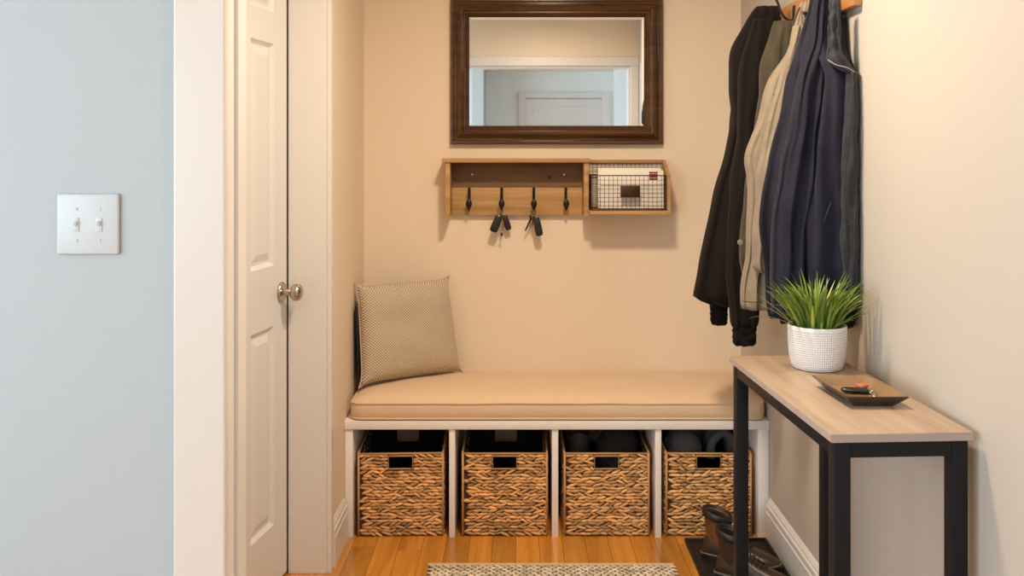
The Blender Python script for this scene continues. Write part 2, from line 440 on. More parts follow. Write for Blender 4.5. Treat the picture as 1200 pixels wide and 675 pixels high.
rings = [[Vector((a_, YB - .002, b_)) for a_, b_ in o4], [Vector((a_, YB - .010, b_)) for a_, b_ in o4], [Vector((a_, YB - .0104, b_)) for a_, b_ in i4]]
loft(bm, rings); obj('mirror_glass', bm, 'glass', t, smooth=False)

# ------------------------------------------------------------------ key shelf with mail bin
SY = YB - .115                                       # front of the shelf
t = thing('key_shelf', 'brown wooden key shelf with four iron hooks and a wire mail bin', 'key shelf', (.15, YB, 1.12))
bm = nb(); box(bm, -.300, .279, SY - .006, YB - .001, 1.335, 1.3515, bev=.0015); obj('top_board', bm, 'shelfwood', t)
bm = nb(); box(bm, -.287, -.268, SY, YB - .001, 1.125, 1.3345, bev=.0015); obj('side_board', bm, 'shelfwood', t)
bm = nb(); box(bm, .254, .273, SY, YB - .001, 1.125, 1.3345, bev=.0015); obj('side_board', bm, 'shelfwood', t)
bm = nb(); box(bm, -.2675, .2535, YB - .016, YB - .001, 1.236, 1.3345); bp_ = obj('back_panel', bm, 'shelfshade', t)
for px in (553.5, 661):
    c = P(px, 204.5, YB - .016); bm = nb(); lathe(bm, [(.0035, -.0025), (.0045, 0)], (c.x, YB - .016, c.z), 10, 'Y'); obj('screw', bm, 'chrome', bp_)
c = P(644, 208, YB - .016); bm = nb(); lathe(bm, [(.006, -.0008), (.0065, 0)], (c.x, YB - .016, c.z), 12, 'Y'); obj('wood_knot', bm, 'wire', bp_)
bm = nb(); box(bm, -.2675, .2535, YB - .026, YB - .001, 1.125, 1.235, bev=.0015); obj('hook_rail', bm, 'shelfwood', t)
HK = []
for px in (550, 588, 625.5, 663):
    ry = YB - .026; hx = (px - CX) * ry / F
    bm = nb(); box(bm, hx - .0055, hx + .0055, ry - .004, ry, 1.165, 1.235, bev=.0015)
    h = obj('coat_hook', bm, 'iron', t)
    pts = curve([(hx, ry - .003, 1.226), (hx, ry - .016, 1.232), (hx, ry - .030, 1.222), (hx, ry - .034, 1.200), (hx, ry - .036, 1.186)], 6)
    bm = nb(); tube(bm, pts, .0034, 8); obj('prong', bm, 'iron', h)
    zc = 1.172; prof_l = [(.001, .021), (.006, .0155), (.0110, .007), (.0125, 0), (.0110, -.007), (.0070, -.015), (.0032, -.023), (.0008, -.030)]
    bm = nb(); R_ = lathe(bm, prof_l, (hx, ry - .037, zc), 16, 'Z')
    for v in bm.verts: v.co.y = ry - .037 + (v.co.y - (ry - .037)) * .5
    obj('leaf_tip', bm, 'iron', h)
    pts = curve([(hx, ry - .003, 1.170), (hx, ry - .014, 1.152), (hx, ry - .026, 1.150), (hx, ry - .032, 1.158)], 6)
    bm = nb(); tube(bm, pts, .003, 8); obj('lower_prong', bm, 'iron', h)
    HK.append(Vector((hx, ry - .022, 1.1495)))
# mail bin
bx0, bx1, bf = .2735, .585, YB - .155
bm = nb(); loft(bm, [[Vector((xx, YB - .001, 1.345)), Vector((xx, YB - .02, 1.345)), Vector((xx, bf, 1.285)), Vector((xx, bf, 1.150)), Vector((xx, YB - .001, 1.150))] for xx in (bx1 - .012, bx1)])
obj('side_board', bm, 'shelfwood', t)
bm = nb(); box(bm, bx0, bx1, bf - .002, YB - .001, 1.136, 1.1495, bev=.001); obj('bottom_board', bm, 'shelfwood', t)
bm = nb(); box(bm, bx0 + .001, bx1 - .0125, YB - .013, YB - .001, 1.333, 1.346, bev=.001); obj('back_rail', bm, 'shelfwood', t)
def grid(bm, u0, u1, v0, v1, nu, nv, to, r=.0009):
    for i in range(nu + 1):
        u = u0 + (u1 - u0) * i / nu; tube(bm, [to(u, v0), to(u, v1)], r, 5)
    for j in range(nv + 1):
        v = v0 + (v1 - v0) * j / nv; tube(bm, [to(u0, v), to(u1, v)], r, 5)
ix0, ix1 = bx0 + .006, bx1 - .018; fy = bf + .005
bm = nb(); grid(bm, ix0, ix1, 1.152, 1.284, 17, 8, lambda u, v: Vector((u, fy, v)))
wb = obj('wire_bin', bm, 'wire', t)
for xx in (ix0, ix1):
    bm = nb(); grid(bm, fy, YB - .012, 1.152, 1.284, 7, 8, lambda u, v: Vector((xx, u, v))); obj('side_mesh', bm, 'wire', wb)
bm = nb(); grid(bm, ix0, ix1, 1.152, 1.330, 17, 11, lambda u, v: Vector((u, YB - .014, v))); obj('back_mesh', bm, 'wire', wb)
bm = nb(); tube(bm, [(ix0, fy, 1.285), (ix1, fy, 1.285), (ix1, YB - .014, 1.285), (ix0, YB - .014, 1.285)], .0022, 8, closed=True)
tube(bm, [(ix0, fy, 1.153), (ix1, fy, 1.153), (ix1, YB - .014, 1.153), (ix0, YB - .014, 1.153)], .0025, 8, closed=True)
for u, v in ((ix0, fy), (ix1, fy)): tube(bm, [(u, v, 1.153), (u, v, 1.285)], .002, 8)
obj('rim_wire', bm, 'wire', wb)
a, b = P(727, 217.5, fy), P(750, 231, fy)
bm = nb(); box(bm, a.x, b.x, fy - .0045, fy - .0015, b.z, a.z, bev=.001); obj('label_plate', bm, 'wire', wb)

def envelope(name, label, px0, px1, py, Y, zb, m, tilt, flap=False):
    xa, xb = (px0 - CX) * Y / F, (px1 - CX) * Y / F; zt = CH - (py - CY) * Y / F
    root = thing(name, label, 'envelope', ((xa + xb) / 2, Y, zb), 'letters in the wire mail bin')
    bm = nb(); box(bm, xa, xb, Y - .0012, Y + .0012, zb, zt, bev=.0005)
    for v in bm.verts:
        v.co.y += (v.co.z - zb) * tilt; v.co.z += 0
    o = obj('sheet', bm, m, root)
    return root, xa, xb, zt
e, xa, xb, zt = envelope('letter_envelope', 'front white envelope in the wire mail bin, with a dark red stamp mark', 704, 778, 199.5, fy + .040, 1.1565, 'paper', .10)
Y = fy + .040
a, b = P(761.5, 201, Y - .002), P(771, 211, Y)
bm = nb()
def onsheet(zz): return Y - .0014 + (zz - 1.1565) * .10
for k in range(4):
    zz0 = b.z + (a.z - b.z) * (k / 4 + .02); zz1 = b.z + (a.z - b.z) * (k / 4 + .21)
    box(bm, a.x, b.x, onsheet(zz0) - .0008, onsheet(zz0) - .0002, zz0, zz1)
box(bm, a.x, a.x + .003, onsheet(b.z) - .0006, onsheet(b.z) + .0006, b.z, a.z); box(bm, b.x - .003, b.x, onsheet(b.z) - .0006, onsheet(b.z) + .0006, b.z, a.z)
obj('stamp', bm, 'red', e)
envelope('letter_envelope', 'taller white envelope right behind the front one in the mail bin', 701, 775, 196.8, fy + .060, 1.1565, 'paper', .10)
envelope('letter_envelope', 'cream envelope at the back of the wire mail bin', 706, 771, 197.8, fy + .085, 1.1565, 'paper2', .08)

# key bunches
def keyshape(bm, org, ang, L=.052, yaw=0, th=.002):
    mt = Matrix.Translation(org) @ Matrix.Rotation(ang, 4, 'Y') @ Matrix.Rotation(yaw, 4, 'Z')
    n = 14; ringf, ringb = [], []
    out = [(.009 * math.cos(2 * PI * k / n), -.008 + .009 * math.sin(2 * PI * k / n)) for k in range(n)]
    vs0 = [bm.verts.new(mt @ Vector((u, -th / 2, v))) for u, v in out]; vs1 = [bm.verts.new(mt @ Vector((u, th / 2, v))) for u, v in out]
    bm.faces.new(vs0); bm.faces.new(vs1[::-1])
    for k in range(n): bm.faces.new((vs0[k], vs1[k], vs1[(k + 1) % n], vs0[(k + 1) % n]))
    pr = [(-.0032, -.015), (-.0032, -L), (0, -L - .003), (.0035, -L + .004), (.002, -L + .010), (.0038, -L + .015), (.0022, -L + .021), (.0035, -.015)]
    a0 = [bm.verts.new(mt @ Vector((u, -th / 2, v))) for u, v in pr]; a1 = [bm.verts.new(mt @ Vector((u, th / 2, v))) for u, v in pr]
    bm.faces.new(a0); bm.faces.new(a1[::-1])
    for k in range(len(pr)): bm.faces.new((a0[k], a1[k], a1[(k + 1) % len(pr)], a0[(k + 1) % len(pr)]))
def fob(parent, org, ang, L=.055, w=.0115, th=.007):
    bm = nb(); rings = []
    mt = Matrix.Translation(org) @ Matrix.Rotation(ang, 4, 'Y')
    for v, s in ((0, .25), (-.003, .55), (-.012, .85), (-.6 * L, 1), (-.88 * L, .98), (-.97 * L, .8), (-L, .45)):
        rings.append([mt @ Vector((w * s * math.copysign(abs(math.cos(q)) ** .6, math.cos(q)), th * s * math.copysign(abs(math.sin(q)) ** .6, math.sin(q)), v)) for q in [2 * PI * k / 16 for k in range(16)]])
    loft(bm, rings); o = obj('key_fob', bm, 'fob', parent)
    bm = nb()
    for v in (-.4 * L, -.68 * L): 
        c = mt @ Vector((0, -th, v)); lathe(bm, [(.0045, .0004), (.004, -.0009)], c, 10, 'Y')
    obj('button', bm, 'rubber', o); return o
def ring(bm, c, r, tilt=0, rr=.0009):
    pts = [Vector((c.x + r * math.cos(q) * math.cos(tilt), c.y + r * math.cos(q) * math.sin(tilt), c.z + r * math.sin(q))) for q in [2 * PI * k / 24 for k in range(24)]]
    tube(bm, pts, rr, 6, closed=True)
h = HK[1]
t = thing('key_bunch', 'key bunch with two black fobs on the second hook from the left', 'keys', (h.x, h.y, 1.07), 'keys on the shelf hooks')
rc = h + Vector((0, 0, -.0105)); bm = nb(); ring(bm, rc, .0125, .5); obj('key_ring', bm, 'chrome', t)
fob(t, rc + Vector((-.006, -.012, -.010)), .40, .074, .0165)
fob(t, rc + Vector((.008, .012, -.010)), -.33, .066, .0125)
bm = nb(); keyshape(bm, rc + Vector((.002, 0, -.010)), -.04, .064, .9); obj('key', bm, 'chrome', t)
bm = nb(); keyshape(bm, rc + Vector((.004, -.004, -.012)), -.12, .046, 1.2); obj('key', bm, 'brass', t)
bm = nb()
for k in range(9): ring(bm, rc + Vector((-.001 + .0015 * (k % 2), -.004, -.028 - k * .0062)), .0036, 1.57 * (k % 2), .0008)
obj('chain', bm, 'chrome', t)
bm = nb(); lathe(bm, [(.001, .007), (.0045, .004), (.0055, 0), (.0045, -.004), (.001, -.007)], rc + Vector((0, -.004, -.089)), 12); obj('charm', bm, 'wire', t)
h = HK[2]
t = thing('key_bunch', 'key bunch with one black fob and a brass key on the third hook', 'keys', (h.x, h.y, 1.08), 'keys on the shelf hooks')
rc = h + Vector((0, 0, -.0125)); bm = nb(); ring(bm, rc, .0145, .3); obj('key_ring', bm, 'chrome', t)
fob(t, rc + Vector((.007, -.012, -.012)), -.20, .082, .0150)
bm = nb(); keyshape(bm, rc + Vector((-.003, .002, -.012)), .05, .040, .3); obj('key', bm, 'brass', t)
bm = nb(); keyshape(bm, rc + Vector((-.006, .007, -.012)), .42, .066, .5); obj('key', bm, 'iron', t)
bm = nb(); keyshape(bm, rc + Vector((-.004, .012, -.012)), .28, .048, .7); obj('key', bm, 'chrome', t)

# ------------------------------------------------------------------ bench
BF = 3.345
t = thing('storage_bench', 'white cubby storage bench along the back wall holding four baskets', 'bench', (.13, 3.55, 0))
bm = nb(); box(bm, -.621, .8915, BF - .006, YB - .001, .387, .418, bev=.002); obj('bench_top', bm, 'bench', t)
for xa, xb in ((-.620, -.592), (-.2485, -.2275), (.118, .1405), (.4865, .508), (.853, .8905)):
    bm = nb(); box(bm, xa, xb, BF, YB - .002, 0, .3865, bev=.0015); obj('divider' if -.5 < xa < .8 else 'end_panel', bm, 'bench', t)

# seat cushion: rounded slab with crowned top
def cushion_mesh():
    bm = nb(); xa, xb, ya, yb = -.600, .878, BF - .004, YB - .003; nx, ny = 60, 16; z0, z1 = .4185, .484
    def prof2(u, v):
        ex = min(u, 1 - u) * (xb - xa); ey = min(v, 1 - v) * (yb - ya)
        d = min(ex, ey); 
        return z1 + .028 * (1 - math.exp(-d / .05)) - .004 * math.exp(-d / .012) + .003 * noise.noise((u * 9, v * 4, 2))
    top = [[None] * (ny + 1) for _ in range(nx + 1)]
    def rc(x, y):
        r = .035; cx = min(max(x, xa + r), xb - r); cy = min(max(y, ya + r), yb - r)
        dx, dy = x - cx, y - cy; L = math.hypot(dx, dy)
        if L > r: x, y = cx + dx / L * r, cy + dy / L * r
        return x, y
    us = [i / nx for i in range(nx + 1)]; us = [.5 - .5 * math.copysign(abs(2 * u - 1) ** .8, 1 - 2 * u) if False else u for u in us]
    for i in range(nx + 1):
        for j in range(ny + 1):
            u, v = i / nx, j / ny; x, y = rc(xa + (xb - xa) * u, ya + (yb - ya) * v)
            top[i][j] = bm.verts.new((x, y, prof2(u, v)))
    for i in range(nx):
        for j in range(ny): bm.faces.new((top[i][j], top[i + 1][j], top[i + 1][j + 1], top[i][j + 1]))
    loop = [top[i][0] for i in range(nx)] + [top[nx][j] for j in range(ny)] + [top[i][ny] for i in range(nx, 0, -1)] + [top[0][j] for j in range(ny, 0, -1)]
    edge = [v.co.copy() for v in loop]; cx, cy = (xa + xb) / 2, (ya + yb) / 2
    prev = loop
    for zz, o in ((.475, .002), (.462, .004), (.448, .0045), (.434, .003), (.424, -.001), (.4186, -.010)):
        cur = []
        for k, p in enumerate(edge):
            n_ = (edge[(k + 1) % len(edge)] - edge[k - 1]); n_ = Vector((n_.y, -n_.x, 0)).normalized()
            q = Vector((p.x, p.y, zz)) + n_ * o; q.y = min(q.y, YB - .0015); q.x = min(max(q.x, -.619), .8885)
            cur.append(bm.verts.new(q))
        for k in range(len(loop)): bm.faces.new((prev[k], prev[(k + 1) % len(loop)], cur[(k + 1) % len(loop)], cur[k]))
        prev = cur
    bm.faces.new(prev[::-1]); return bm, edge
bm, edge = cushion_mesh()
t = thing('seat_cushion', 'long tan canvas seat cushion with piped edges on the white bench', 'cushion', (.14, 3.55, .418))
o = obj('pad', bm, 'cushion', t, angle=60); setuv(o, lambda c: (c.x, c.y + c.z))
fe = [p for p in edge if p.y < YB - .01]
bm = nb(); ex = [Vector((p.x, p.y - .0015, p.z)) for p in edge]
for q in ex: q.y = min(q.y, YB - .006); 
tube(bm, ex, .0042, 6, closed=True); obj('piping', bm, 'cushion', t)
bm = nb(); ex = [Vector((p.x, min(p.y, YB - .006), .4255)) for p in edge]
tube(bm, ex, .0042, 6, closed=True); obj('piping', bm, 'cushion', t)

# pillows
def pillow_mesh(BL, BR, TL, TR, bulge, N=36, back=None, wob=.006, hor=.06):
    bm = nb(); back = bulge if back is None else back
    nr = (BR - BL).cross(TL - BL).normalized()
    if nr.y > 0: nr = -nr
    grids = []
    for sgn, bb in ((1, bulge), (-1, back)):
        G = []
        for i in range(N + 1):
            row = []
            for j in range(N + 1):
                u, v = i / N, j / N
                p = BL * (1 - u) * (1 - v) + BR * u * (1 - v) + TL * (1 - u) * v + TR * u * v
                c = (BL + BR + TL + TR) / 4
                a_, b_ = 2 * u - 1, 2 * v - 1
                # concave sides between the pointed corners
                p = p + ((BL - BR).normalized() * a_ * (1 - b_ ** 8) + (BL - TL).normalized() * b_ * (1 - a_ ** 8)) * hor * .30
                hgt = bb * max(0, (1 - a_ ** 4) * (1 - b_ ** 4)) ** .5
                hgt += wob * noise.noise((u * 4 + 3.3, v * 4 + 7.1, 1 + sgn)) * (1 - a_ * a_) * (1 - b_ * b_) * 2
                row.append(p + nr * hgt * sgn)
            G.append(row)
        grids.append(G)
    F_ = [[bm.verts.new(p) for p in r] for r in grids[0]]
    B_ = [[F_[i][j] if i in (0, N) or j in (0, N) else bm.verts.new(grids[1][i][j]) for j in range(N + 1)] for i in range(N + 1)]
    for i in range(N):
        for j in range(N):
            bm.faces.new((F_[i][j], F_[i + 1][j], F_[i + 1][j + 1], F_[i][j + 1]))
            bm.faces.new((B_[i][j], B_[i][j + 1], B_[i + 1][j + 1], B_[i + 1][j]))
    return bm, F_
def add_pillow(name, label, mtl, BL, BR, TL, TR, bulge, back, hor=.06):
    root = thing(name, label, 'pillow', ((BL.x + BR.x) / 2, (BL.y + BR.y) / 2, .515))
    bm, F_ = pillow_mesh(BL, BR, TL, TR, bulge, back=back, hor=hor)
    N = len(F_) - 1
    loop = [F_[i][0].co.copy() for i in range(N)] + [F_[N][j].co.copy() for j in range(N)] + [F_[i][N].co.copy() for i in range(N, 0, -1)] + [F_[0][j].co.copy() for j in range(N, 0, -1)]
    ux = (BR - BL).normalized(); uy = (TL - BL).normalized(); off = wpos(root)
    o = obj('cover', bm, mtl, root, angle=80); s2 = .7071
    setuv(o, lambda c: ((c + off - BL).dot(ux), (c + off - BL).dot(uy)))
    bm = nb(); tube(bm, loop, .0028, 6, closed=True); obj('seam', bm, mtl, root)
    return root
add_pillow('throw_pillow', 'beige woven square throw pillow propped in the left corner of the bench', 'pillow',
           P(420, 455, 3.462), P(543, 437, 3.715), P(414, 331, 3.53), P(527, 322, 3.742), .062, .045)
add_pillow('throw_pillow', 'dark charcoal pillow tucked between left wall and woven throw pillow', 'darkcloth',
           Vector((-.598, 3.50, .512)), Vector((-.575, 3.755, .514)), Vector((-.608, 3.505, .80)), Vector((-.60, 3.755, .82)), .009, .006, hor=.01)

# ------------------------------------------------------------------ baskets
def lump(bm, c, L, h, d, ax, up, out, skew, n=6, m=5):
    rings = []
    for i in range(m):
        s = -1 + 2 * i / (m - 1); r = math.sqrt(max(0, 1 - .86 * s * s))
        cc = c + ax * (s * L) + up * (s * skew)
        rings.append([cc + up * (h * r * math.cos(2 * PI * k / n)) + out * (d * r * math.sin(2 * PI * k / n)) for k in range(n)])
    loft(bm, rings)
def weave(bm, c0, ax, W, H, out, hole, rr, rows=25, hole_v=None):
    up = Vector((0, 0, 1)); rh = H / rows
    for r in range(rows):
        z = (r + .5) * rh; x = -W / 2 + rr.random() * .02
        while x < W / 2 - .006:
            L = .010 + rr.random() * .011
            xe = min(x + 2 * L, W / 2); mid = (x + xe) / 2
            if hole and hole[1] - .004 < z < hole[2] + .006 and x < hole[0] + .004 and xe > -hole[0] - .004:
                if x < -hole[0] - .008: xe = -hole[0] - .002; mid = (x + xe) / 2
                elif xe > hole[0] + .012: x = hole[0] + .002; mid = (x + xe) / 2
                else:
                    x = hole[0] + .002 if xe > hole[0] - .002 else xe; continue
            if xe > x:
                lump(bm, c0 + ax * mid + up * (z + rr.uniform(-.0015, .0015)), (xe - x) / 2 * 1.12, rh * (.46 + rr.random() * .16), .0046 + rr.random() * .0042, ax, up, out, rr.uniform(-.0055, .0055) + (.003 if r % 2 else -.003))
            x = xe - .004
BW, BH, BD = .300, .296, .33
def make_basket(seed):
    rr = random.Random(seed); parts = []
    hx, hz0, hz1 = .043, BH - .056, BH - .010
    X, Y_, Z = Vector((1, 0, 0)), Vector((0, 1, 0)), Vector((0, 0, 1))
    # body shell (front at y=0 .. back at BD), hollow, handle holes front and back
    def wall(bm, y0, y1):
        for a, b, c, d in ((-BW / 2, BW / 2, 0, hz0), (-BW / 2, -hx, hz0, hz1), (hx, BW / 2, hz0, hz1), (-BW / 2, BW / 2, hz1, BH)):
            box(bm, a, b, y0, y1, c, d)
    bm = nb(); wall(bm, .005, .009); wall(bm, BD - .009, BD - .005)
    box(bm, -BW / 2, -BW / 2 + .004, .009, BD - .009, 0, BH); box(bm, BW / 2 - .004, BW / 2, .009, BD - .009, 0, BH)
    parts.append(('core', bm, 'weft'))
    bm = nb(); wall(bm, .0092, .0105); wall(bm, BD - .0105, BD - .0092)
    box(bm, -BW / 2 + .0042, -BW / 2 + .0055, .0106, BD - .0106, .003, BH - .001); box(bm, BW / 2 - .0055, BW / 2 - .0042, .0106, BD - .0106, .003, BH - .001)
    box(bm, -BW / 2 + .0055, BW / 2 - .0055, .0106, BD - .0106, .002, .004)
    parts.append(('liner', bm, 'liner'))
    bm = nb()
    weave(bm, Vector((0, .004, .002)), X, BW, BH - .006, -Y_, (hx, hz0, hz1), rr)
    weave(bm, Vector((-BW / 2, BD / 2, .002)), Y_, BD - .01, BH - .006, -X, None, rr)
    weave(bm, Vector((BW / 2, BD / 2, .002)), Y_, BD - .01, BH - .006, X, None, rr)
    parts.append(('woven_side', bm, 'seagrass'))
    bm = nb()
    def rope(pts): 
        tube(bm, pts, .0042, 6)
    z = BH - .002
    rope([(-BW / 2, .003, z), (BW / 2, .003, z)]); rope([(-BW / 2, BD - .005, z), (BW / 2, BD - .005, z)])
    rope([(-BW / 2 - .001, .003, z), (-BW / 2 - .001, BD - .005, z)]); rope([(BW / 2 + .001, .003, z), (BW / 2 + .001, BD - .005, z)])
    for s in (-1, 1): rope([(s * BW / 2, .002, 0.004), (s * BW / 2, .002, z)])
    parts.append(('rim', bm, 'seagrassrim'))
    bm = nb(); tube(bm, [(-hx, .001, hz0), (hx, .001, hz0), (hx, .001, hz1), (-hx, .001, hz1)], .0036, 6, closed=True)
    parts.append(('handle_trim', bm, 'seagrassrim'))
    return parts
blabels = ['woven seagrass basket in the leftmost bench cubby', 'woven seagrass basket in the second cubby from the left', 'woven seagrass basket in the third cubby, holding a dark hat', 'woven seagrass basket in the rightmost cubby, holding a grey cap']
BK = []
for i, (px, rz) in enumerate(((469.5, .035), (591.5, 0), (711, -.0), (830.5, -.02))):
    t = thing('storage_basket', blabels[i], 'basket', ((px - CX) * (BF + .012) / F, BF + .012, .0015), 'woven baskets in the bench cubbies', rz)
    for nm, bm, mm in make_basket(11 + i): obj(nm, bm, mm, t, local=True, smooth=nm in ('woven_side', 'rim', 'handle_trim'), angle=180)
    BK.append(t)
# contents
b = BK[2].location
bm = nb(); lathe(bm, [(.082, 0), (.086, .012), (.085, .045), (.080, .05), (.082, .06), (.075, .10), (.055, .13), (.025, .145), (.004, .149)], (b.x + .053, b.y + .14, .205), 32)
for v in bm.verts:
    a_ = math.atan2(v.co.y - b.y - .14, v.co.x - b.x - .053); v.co.x += .002 * math.cos(24 * a_); v.co.z += .006 * noise.noise(v.co * 12)
tag(obj('knit_hat', bm, 'blackknit'), 'black knit hat on top in the third basket', 'hat')
bm = nb(); rings = []
for k in range(9):
    s = k / 8; rings.append([Vector((b.x - .089 + .045 * math.cos(q), b.y + .225 + .07 * math.sin(q) * (1 - .2 * s), .1 + .21 * s + .01 * math.sin(3 * q))) for q in [2 * PI * j / 16 for j in range(16)]])
loft(bm, rings); tag(obj('folded_scarf', bm, 'greyknit'), 'grey folded scarf upright behind the hat in the third basket', 'scarf')
b = BK[3].location
t = thing('baseball_cap', 'grey cap with a curved brim lying in the rightmost basket', 'cap', (b.x - .06, b.y + .12, .26))
cc = Vector((b.x - .070, b.y + .135, .262)); bm = nb()
lathe(bm, [(.070, 0), (.072, .015), (.066, .045), (.050, .068), (.025, .080), (.003, .083)], cc, 28); obj('crown', bm, 'greyknit', t)
bm = nb(); R0, R1 = [], []
for k in range(17):
    q = -PI / 2 + (k / 16 - .5) * 2.2
    R0.append(cc + Vector((.068 * math.cos(q), .068 * math.sin(q), .004))); R1.append(cc + Vector((.118 * math.cos(q) * .85 + .02, .100 * math.sin(q), -.006 - .03 * (k / 8 - 1) ** 2 + .028)))
dn = Vector((0, 0, -.003))
loft(bm, [R0, R1, [p + dn for p in R1], [p + dn for p in R0], R0], False, False, closed=False); obj('brim', bm, 'greyknit', t)
bm = nb(); pts = curve([(b.x + .025, b.y + .10, .25), (b.x + .035, b.y + .10, .31), (b.x + .075, b.y + .11, .337), (b.x + .105, b.y + .12, .31), (b.x + .11, b.y + .13, .25)], 6)
tube(bm, pts, .016, 10)
bm2 = bm; pts = curve([(b.x + .032, b.y + .205, .25), (b.x + .04, b.y + .205, .30), (b.x + .06, b.y + .20, .325), (b.x + .10, b.y + .2, .30), (b.x + .12, b.y + .2, .25)], 6)
tube(bm, pts, .018, 10)
tag(obj('rolled_scarf', bm, 'greyknit'), 'dark grey rolled scarf looping up in the rightmost basket', 'scarf')

# ------------------------------------------------------------------ rug, boot tray, footwear
rx0, rx1, ry0, ry1 = -.300, .512, 1.90, 3.112
t = thing('braided_rug', 'cream braided jute rug on the wooden floor in front of the bench', 'rug', ((rx0 + rx1) / 2, (ry0 + ry1) / 2, 0))
bm = nb(); box(bm, rx0 + .003, rx1 - .003, ry0, ry1 - .002, .0005, .007); obj('backing', bm, 'rugbase', t, smooth=False)
bm = nb(); rr = random.Random(5); y = ry1 - .018; row = 0; up = Vector((0, 0, 1))
while y > ry0:
    x = rx0 + .004 + (row % 2) * .011
    stepx = .024 if y > 2.6 else .03
    while x < rx1 - .01:
        sg = 1 if row % 2 else -1
        ax = Vector((.9, .42 * sg, 0)).normalized(); ou = Vector((-ax.y, ax.x, 0))
        lump(bm, Vector((x + .010, y + rr.uniform(-.001, .001), .0075 + rr.uniform(0, .0015))), .0125, .0042, .0050, ax, up, ou, 0, 6, 5)
        x += stepx
    y -= .0135; row += 1
obj('braid', bm, 'braid', t, angle=180)
bm = nb(); tube(bm, [(rx0, ry1 - .004, .0065), (rx1, ry1 - .004, .0065)], .0062, 8); obj('edge_binding', bm, 'rugedge', t)

t = thing('boot_tray', 'black rubber boot tray on the floor beside the right wall', 'boot tray', (.70, 3.05, 0))
tx0, tx1, ty0, ty1 = .585, .874, 2.62, 3.318
bm = nb(); box(bm, tx0, tx1, ty0, ty1, .0005, .005, bev=.001); obj('base', bm, 'mat', t)
bm = nb(); tube(bm, [(tx0 + .005, ty0 + .005, .008), (tx1 - .005, ty0 + .005, .008), (tx1 - .005, ty1 - .005, .008), (tx0 + .005, ty1 - .005, .008)], .006, 8, closed=True); obj('rim', bm, 'mat', t)

